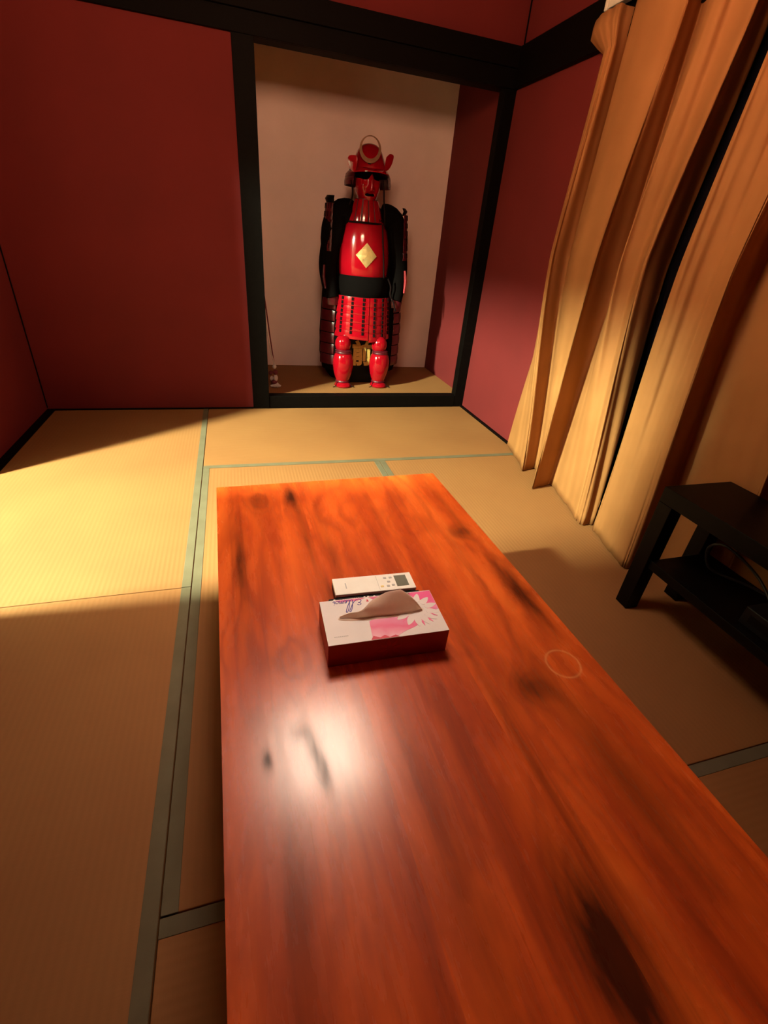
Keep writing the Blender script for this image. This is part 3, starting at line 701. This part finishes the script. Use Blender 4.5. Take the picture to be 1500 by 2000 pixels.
# cord running down the right of the breast
def chest_y(x, z):
    r = 0.172 - max(0, z - 0.88) * 0.10; u = (x - DX) / r; return DY - r * 0.86 * math.sqrt(max(0.02, 1 - u * u)) - 0.003
pc = [at(px, py, Y=0.29) for px, py in ((748, 438), (748, 470), (749, 505), (750, 545))]
put(MB().tube(bezier([(p.x, chest_y(p.x, p.z), p.z) for p in pc], 6), 0.0050, 8), 'side_cord', 'black_lace', smooth=True)
# sash
sa = put(MB().lathe(DX, DY, [(0.652, 0.170), (0.665, 0.182), (0.71, 0.186), (0.76, 0.183), (0.787, 0.174)], 48, 0.88), 'sash', 'black_cloth', smooth=True)
kp = [at(px, py, Y=0.29) for px, py in ((758, 545), (763, 560), (762, 577), (768, 590), (772, 608))]
MB().tube(bezier([(p.x, p.y, p.z) for p in kp], 5), 0.0055, 8).build('sash_cord', 'black_lace', sa, smooth=True)
# skirt panels: five rows of lames with black lacing
def kusazuri(a0, a1, zb, ncol, slant=0.0):
    rows = 5; zt_ = 0.664; hgt = (zt_ - zb) / rows
    base = MB().shell(DX, DY, [(zt_ - 0.012, 0.196), (zt_ + 0.002, 0.194)], a0, a1, 12, 0.005, 0.88).build('skirt_panel', 'black_lacquer', arm, smooth=True)
    lc = MB()
    for r in range(rows):
        z1 = zt_ - r * hgt; z0 = z1 - hgt * 1.04; R = 0.199 + r * 0.0040
        sl_ = slant * (r + 1) / rows
        MB().shell(DX, DY, [(z0, R + 0.0070), (z0 + 0.004, R + 0.0085), (z1 - 0.012, R + 0.003), (z1, R)], a0, a1, 14, 0.004, 0.88, sl_).build('lame', 'red_lacquer', base, smooth=True)
        if r == rows - 1: hh_ = hgt * 0.35
        else: hh_ = hgt * 0.92
        for q in range(ncol):
            t = (q + 0.5) / ncol; a = math.radians(a0 + (a1 - a0) * t); ds = sl_ * (t - 0.5)
            for (u0, u1) in ((0.04, 0.40), (0.54, 0.92)):
                if r == rows - 1 and u0 > 0.3: continue
                za, zc = z1 - hgt * u0 + ds, z1 - hgt * u1 + ds
                f = lambda z: R + 0.0045 + 0.0045 * (z1 + ds - z) / hgt
                for sh in (-0.0042, 0.0042):
                    ca, sa_ = math.cos(a), math.sin(a)
                    lc.tube([(DX + f(z) * ca - sh * sa_, DY + (f(z) * sa_) * 0.88 + sh * ca, z) for z in (za, zc)], 0.0040, 6)
    lc.build('lacing', 'black_lace', base)['kind'] = 'stuff'; return base
kusazuri(-172, -86.5, 0.405, 4, -0.012)
kusazuri(-85, -47, 0.388, 2, 0.0)
kusazuri(-45, 0, 0.400, 3, 0.0)
kusazuri(3, 60, 0.400, 3, 0.0)
# legs
for s, cx, kx in ((-1, 1.788, 1.784), (1, 2.052, 2.045)):
    LY = 0.245
    sh = put(MB().lathe(cx, LY, [(0.118, 0.045), (0.135, 0.053), (0.17, 0.064), (0.22, 0.072), (0.26, 0.072), (0.295, 0.062), (0.306, 0.053)], 32, 0.95), 'shin_guard', 'red_lacquer', smooth=True)
    MB().lathe(cx, LY, [(0.104, 0.046), (0.112, 0.051), (0.120, 0.046)], 28, 0.95).build('ankle_band', 'maroon_lacquer', sh, smooth=True)
    MB().lathe(cx, LY, [(0.303, 0.053), (0.311, 0.058), (0.318, 0.054), (0.323, 0.056), (0.330, 0.050)], 28, 0.95).build('knee_band', 'maroon_lacquer', sh, smooth=True)
    MB().lathe(kx, LY + 0.01, [(0.322, 0.040), (0.335, 0.051), (0.36, 0.056), (0.385, 0.053), (0.405, 0.042), (0.418, 0.024), (0.422, 0.004)], 28, 0.95).build('knee_cap', 'red_lacquer', sh, smooth=True)
    MB().lathe(cx, LY - 0.012, [(0.0775, 0.055), (0.086, 0.060), (0.097, 0.054), (0.106, 0.040)], 28, 1.1).build('foot_guard', 'red_lacquer', sh, smooth=True)
    for q in (-1, 1):
        MB().tube(bezier([(cx + q * 0.040, LY - 0.02, 0.11), (cx + q * 0.058, LY - 0.045, 0.086), (cx + q * 0.078, LY - 0.055, 0.0815)], 5), 0.0028, 6).build('tie_cord', 'black_lace', sh, smooth=True)
# throat guard: vertical plates
tg = put(MB().shell(1.926, 0.40, [(1.088, 0.114), (1.15, 0.098), (1.215, 0.080)], -158, -22, 24, 0.004, 0.95), 'throat_guard', 'maroon_lacquer', smooth=True)
for k in range(6):
    a0 = -158 + k * 22.7 + 0.8
    MB().shell(1.926, 0.40, [(1.086, 0.112), (1.094, 0.1205), (1.15, 0.104), (1.205, 0.088), (1.212, 0.080)], a0 + 1.5, a0 + 19, 8, 0.007, 0.95).build('throat_plate', 'red_lacquer', tg, smooth=True, bevel=0.001)
MB().shell(1.926, 0.40, [(1.082, 0.119), (1.088, 0.124), (1.094, 0.119)], -160, -20, 26, 0.006, 0.95).build('lower_edge', 'black_lace', tg, smooth=True)
# head form and mask
hd = put(MB().lathe(1.932, 0.405, [(1.18, 0.030), (1.215, 0.052), (1.26, 0.066), (1.31, 0.072), (1.36, 0.074), (1.41, 0.060), (1.43, 0.03)], 28, 1.05), 'head_form', 'black_cloth', smooth=True)
def mask():
    na, nz = 48, 34; V, F = [], []
    cx, cy = 1.932, 0.395
    def sm(e0, e1, x): t = min(max((x - e0) / (e1 - e0), 0), 1); return t * t * (3 - 2 * t)
    for side in (0, 1):
        for i in range(na + 1):
            a = -105 + 210 * i / na; ar = math.radians(a)
            ztop = 1.314 + 0.026 * math.exp(-(a / 9.0) ** 2) + 0.006 * sm(40, 95, abs(a)) - 0.003 * math.exp(-((abs(a) - 30) / 14) ** 2)
            for j in range(nz + 1):
                t = j / nz; z = 1.198 + (ztop - 1.198) * t
                q = (z - 1.198) / 0.13
                rx = 0.054 + 0.024 * sm(0, 0.6, q); ry = 0.068 + 0.028 * sm(0, 0.5, q)
                ry += 0.006 * math.exp(-((z - 1.215) / 0.014) ** 2) * math.exp(-(a / 22) ** 2)        # chin
                x = cx + rx * math.sin(ar); y = cy - ry * math.cos(ar)
                # nose
                nz_ = sm(1.247, 1.258, z) * (1 - sm(1.30, 1.352, z) * 0.72)
                nw = 7.5 + 7.0 * (1 - sm(1.250, 1.285, z))
                y -= 0.026 * nz_ * math.exp(-(a / nw) ** 2)
                y -= 0.007 * math.exp(-((abs(a) - 44) / 16) ** 2) * math.exp(-((z - 1.282) / 0.018) ** 2)   # cheeks
                y += 0.007 * math.exp(-((abs(a) - 24) / 7) ** 2) * math.exp(-((z - 1.262) / 0.016) ** 2)    # folds
                y += 0.016 * math.exp(-(a / 27) ** 4) * math.exp(-((z - 1.238) / 0.0075) ** 2)              # mouth
                y -= 0.004 * math.exp(-(a / 20) ** 2) * math.exp(-((z - 1.226) / 0.005) ** 2)               # lip
                n = Vector((math.sin(ar), -math.cos(ar), 0)) * (-0.004 * side)
                V.append((x + n.x, y + n.y, z))
    w_ = nz + 1; off = (na + 1) * w_
    for i in range(na):
        for j in range(nz):
            a = i * w_ + j; F.append((a, a + w_, a + w_ + 1, a + 1)); F.append((off + a, off + a + 1, off + a + w_ + 1, off + a + w_))
        for j in (0, nz): a = i * w_ + j; F.append((a, off + a, off + a + w_, a + w_))
    for j in range(nz):
        for i in (0, na): a = i * w_ + j; F.append((a, a + 1, off + a + 1, off + a))
    o = mesh_obj('face_mask', V, F, 'red_lacquer', arm, True); fix_normals(o); return o
mk = mask()
ml = []
for k in range(20):
    t = 2 * PI * k / 20; ml.append((0.030 * math.cos(t), 0.0095 * math.sin(t) - 0.004 * math.cos(t) ** 2))
def mouth_y(x): u = x / 0.062; return 0.395 - 0.090 * math.sqrt(max(0.02, 1 - u * u)) + 0.0115
MB().prism([(1.932 + x, mouth_y(x) - 0.004, 1.2385 + z) for x, z in ml], [(1.932 + x, mouth_y(x) + 0.006, 1.2385 + z) for x, z in ml]).build('mouth_shade_patch', 'black_cloth', mk)  # solid black patch, painted shade in place of a mouth hole
# helmet
HXc, HYc = 1.938, 0.405
he = put(MB().lathe(HXc, HYc, [(1.352, 0.112), (1.360, 0.116), (1.375, 0.113), (1.395, 0.104), (1.415, 0.094), (1.438, 0.084), (1.460, 0.074), (1.478, 0.060), (1.490, 0.042), (1.496, 0.020), (1.4975, 0.003)], 40, 1.08), 'helmet', 'red_lacquer', smooth=True, angle=60)
# visor: flares forward and down
mb = MB(); nA = 20; V0 = []
for side in (0, 1):
    for i in range(nA + 1):
        a = math.radians(-168 + 156 * i / nA); fr = max(0, -math.sin(a))
        for j in range(4):
            t = j / 3; r = 0.114 + 0.017 * t; ryy = 1.10 + 0.22 * t * fr
            z = 1.368 - 0.022 * t - 0.006 * t * t + 0.010 * t * fr - side * 0.005
            mb.v.append((HXc + r * math.cos(a), HYc + r * ryy * math.sin(a), z))
off = (nA + 1) * 4
for i in range(nA):
    for j in range(3):
        a = i * 4 + j; mb.f.append((a, a + 4, a + 5, a + 1)); mb.f.append((off + a, off + a + 1, off + a + 5, off + a + 4))
    for j in (0, 3): a = i * 4 + j; mb.f.append((a, off + a, off + a + 4, a + 4))
for j in range(3):
    for i in (0, nA): a = i * 4 + j; mb.f.append((a, a + 1, off + a + 1, off + a))
mb.build('visor', 'red_lacquer', he, smooth=True)
# brow shadow band under the visor
# turn-backs (ears) from their outline in the crop: pixel = 660 + u/10.523, 260 + v/10.523
def ear(poly, bend):
    Yf = 0.315
    pts = bezier([(u, v, 0) for u, v in poly] + [(poly[0][0], poly[0][1], 0)], 4)[:-1]
    P = [at(660 + p.x / 10.523, 260 + p.y / 10.523, Y=Yf) for p in pts]
    cx = sum(p.x for p in P) / len(P)
    fr = [(p.x, Yf + bend * (p.x - cx), p.z) for p in P]; bk = [(p.x + 0.002, Yf + 0.009 + bend * (p.x - cx), p.z) for p in P]
    mb = MB().prism(fr, bk); o = mb.build('turn_back', 'red_lacquer', he, bevel=0.0028, seg=3, smooth=True, angle=50); return o
ear([(212, 500), (240, 455), (300, 445), (380, 470), (395, 600), (370, 720), (330, 800), (265, 750), (225, 640)], -0.5)
ear([(985, 500), (1060, 432), (1135, 436), (1165, 480), (1135, 600), (1090, 690), (1030, 760), (955, 770), (955, 640)], 0.5)
# neck guard lames
ng = put(MB().shell(HXc, HYc + 0.015, [(1.335, 0.120), (1.362, 0.118)], -30, 210, 30, 0.005, 1.05), 'neck_guard', 'black_lacquer', smooth=True)
for r in range(3):
    z1 = 1.352 - r * 0.021
    MB().shell(HXc, HYc + 0.012, [(z1 - 0.030, 0.143 + 0.004 * r - 0.005 * (r == 2)), (z1 - 0.014, 0.139 + 0.004 * r), (z1, 0.126 + 0.008 * r)], -38, 218, 34, 0.005, 1.05).build('lame', 'maroon_lacquer', ng, smooth=True)
# crescent ring crest
cc = at(723.5, 291.8, Y=0.285); ci = at(723.8, 289.2, Y=0.285)
ro = (at(744.6, 291.8, Y=0.285) - at(702.4, 291.8, Y=0.285)).length / 2; ri = (at(740.3, 289, Y=0.285) - at(706.8, 289, Y=0.285)).length / 2
ci.z = cc.z + (ro - ri) * 0.62; ci.x = cc.x
mb = MB(); n = 48
for y in (0.283, 0.288):
    for (c_, r_) in ((cc, ro), (ci, ri)):
        for k in range(n): a = 2 * PI * k / n; mb.v.append((c_.x + r_ * math.cos(a), y, c_.z + r_ * math.sin(a)))
for k in range(n):
    k2 = (k + 1) % n
    mb.f += [(k, k2, n + k2, n + k), (2 * n + k, 3 * n + k, 3 * n + k2, 2 * n + k2), (k, 2 * n + k, 2 * n + k2, k2), (n + k, n + k2, 3 * n + k2, 3 * n + k)]
mb.build('ring_crest', 'dull_brass', he, smooth=True)
MB().box(cc.x - 0.008, cc.x + 0.008, 0.286, 0.33, cc.z - ro - 0.004, cc.z - ro + 0.018).build('crest_holder', 'black_lacquer', he)
# chin cords
for pts in (((686, 352), (688, 372), (686, 386), (680, 400)), ((748, 352), (749, 372), (748, 392), (748, 420), (748, 440))):
    q = [at(px, py, Y=0.335) for px, py in pts]
    MB().tube(bezier([(p.x, 0.335 - 0.012 * i, p.z) for i, p in enumerate(q)], 5), 0.0048, 8).build('chin_cord', 'black_lace', he, smooth=True)

# ------------------------------------------------------------------ hanging tassel ornament by the alcove post
tas = empty('tassel_ornament', (1.315, 0.21, SILL), 'white and maroon cord tassel hanging beside the alcove post', 'tassel')
def tp(px, py, Y=0.21): return at(px, py, Y=Y)
for k, pts in enumerate((((512, 540), (516, 600), (522, 650), (530, 690), (536, 712)), ((511, 545), (520, 605), (527, 655), (533, 695), (536, 714)))):
    MB().tube(bezier([tp(*p, Y=0.21 + 0.01 * k) for p in pts], 6), 0.0042, 7).build('cord', 'cord_white' if k == 0 else 'cord_maroon', tas, smooth=True)
p = tp(511, 540); MB().tube([(p.x, p.y, p.z - 0.003), (1.215, 0.22, p.z + 0.35)], 0.003, 6).build('cord', 'cord_white', tas)
def ball(px, py, r, mat, Y=0.205, sz=1.0):
    c = tp(px, py, Y); prof = [(c.z + r * sz * math.sin(-PI / 2 + PI * i / 8), max(0.0005, r * math.cos(-PI / 2 + PI * i / 8))) for i in range(9)]
    MB().lathe(c.x, c.y, prof, 14).build('knot', mat, tas, smooth=True)
ball(536, 716, 0.014, 'cord_white'); ball(538, 727, 0.017, 'cord_maroon'); ball(529, 728, 0.014, 'cord_maroon', 0.22)
ball(538.5, 738, 0.0155, 'cord_white', sz=1.5); ball(531, 739, 0.013, 'cord_white', 0.225, 1.2); ball(536, 746, 0.021, 'cord_maroon', sz=0.8)
c = tp(538.5, 750, 0.205)
mb = MB()
for k in range(14):
    a = 2 * PI * k / 14; mb.tube([(c.x + 0.007 * math.cos(a), c.y + 0.007 * math.sin(a), c.z + 0.014), (c.x + 0.020 * math.cos(a), c.y + 0.018 * math.sin(a), c.z - 0.006), (c.x + 0.034 * math.cos(a), c.y + 0.028 * math.sin(a), SILL + 0.006)], [0.004, 0.006, 0.005], 6)
mb.build('tassel_skirt', 'cord_white', tas, smooth=True)

# ------------------------------------------------------------------ lamps
def area(name, loc_, col, watts, size, spread, parent=None, shape='DISK'):
    l = bpy.data.lights.new(name, 'AREA'); l.shape = shape; l.size = size; l.color = col; l.energy = watts; l.spread = math.radians(spread)
    o = bpy.data.objects.new(name, l); COL.objects.link(o); o.location = loc_
    if parent: o.parent = parent; o.matrix_parent_inverse = Matrix.Translation(parent.location).inverted()
    return o
hx, hy, hz = HALL_LAMP_POS
hl = empty('hall_ceiling_lamp', (hx, hy, 2.36), 'round ceiling lamp in the hallway beyond the left doorway', 'lamp')
MB().lathe(hx, hy, [(2.335, 0.10), (2.36, 0.10)], 32).build('housing', 'ivory_metal', hl)
MB().lathe(hx, hy, [(2.300, 0.035), (2.335, 0.035)], 24).build('socket', 'ivory_metal', hl)
MB().lathe(hx, hy, [(hz + 0.10 * math.sin(-PI / 2 + PI * i / 14), max(0.001, 0.10 * math.cos(-PI / 2 + PI * i / 14))) for i in range(13)], 32).build('globe', 'hall_diffuser', hl, smooth=True)
px_, py_, pz_ = PEND_POS
pl = empty('pendant_lamp', (px_, py_, pz_ - 0.13), 'square paper pendant lamp over the middle of the room', 'lamp')
S_ = 0.20; z0, z1 = pz_ - 0.12, pz_ + 0.12
for sx, sy in ((-1, -1), (1, -1), (1, 1), (-1, 1)):
    MB().box(px_ + sx * S_ - 0.009, px_ + sx * S_ + 0.009, py_ + sy * S_ - 0.009, py_ + sy * S_ + 0.009, z0 - 0.01, z1 + 0.01).build('frame_post', 'lamp_wood', pl)
for (x0, x1, y0, y1) in ((-S_ + .01, S_ - .01, -S_ - .001, -S_ + .001), (-S_ + .01, S_ - .01, S_ - .001, S_ + .001), (-S_ - .001, -S_ + .001, -S_ + .01, S_ - .01), (S_ - .001, S_ + .001, -S_ + .01, S_ - .01)):
    MB().box(px_ + x0, px_ + x1, py_ + y0, py_ + y1, z0, z1).build('paper_panel', 'lamp_paper', pl)
MB().box(px_ - S_ + .01, px_ + S_ - .01, py_ - S_ + .01, py_ + S_ - .01, z1, z1 + 0.012).build('top_panel', 'lamp_wood', pl)
MB().box(px_ - S_ + .01, px_ + S_ - .01, py_ - S_ + .01, py_ + S_ - .01, z0, z0 + 0.003).build('diffuser', 'lamp_diffuser', pl)
RB = 0.10                                        # added rim that blocks the panels' light going steeply down
for (x0, x1, y0, y1) in ((-S_ - RB, S_ + RB, -S_ - RB, -S_ - .010), (-S_ - RB, S_ + RB, S_ + .010, S_ + RB), (-S_ - RB, -S_ - .010, -S_ - .010, S_ + .010), (S_ + .010, S_ + RB, -S_ - .010, S_ + .010)):
    MB().box(px_ + x0, px_ + x1, py_ + y0, py_ + y1, z0 - 0.010, z0).build('added_light_rim', 'lamp_wood', pl)
MB().tube([(px_, py_, z1 + 0.012), (px_, py_, H_)], 0.004, 8).build('flex', 'cable', pl)
area('pendant_light', (px_, py_, z0 - 0.004), PEND_COL, PEND_W, 0.34, PEND_SPREAD, pl, 'SQUARE')
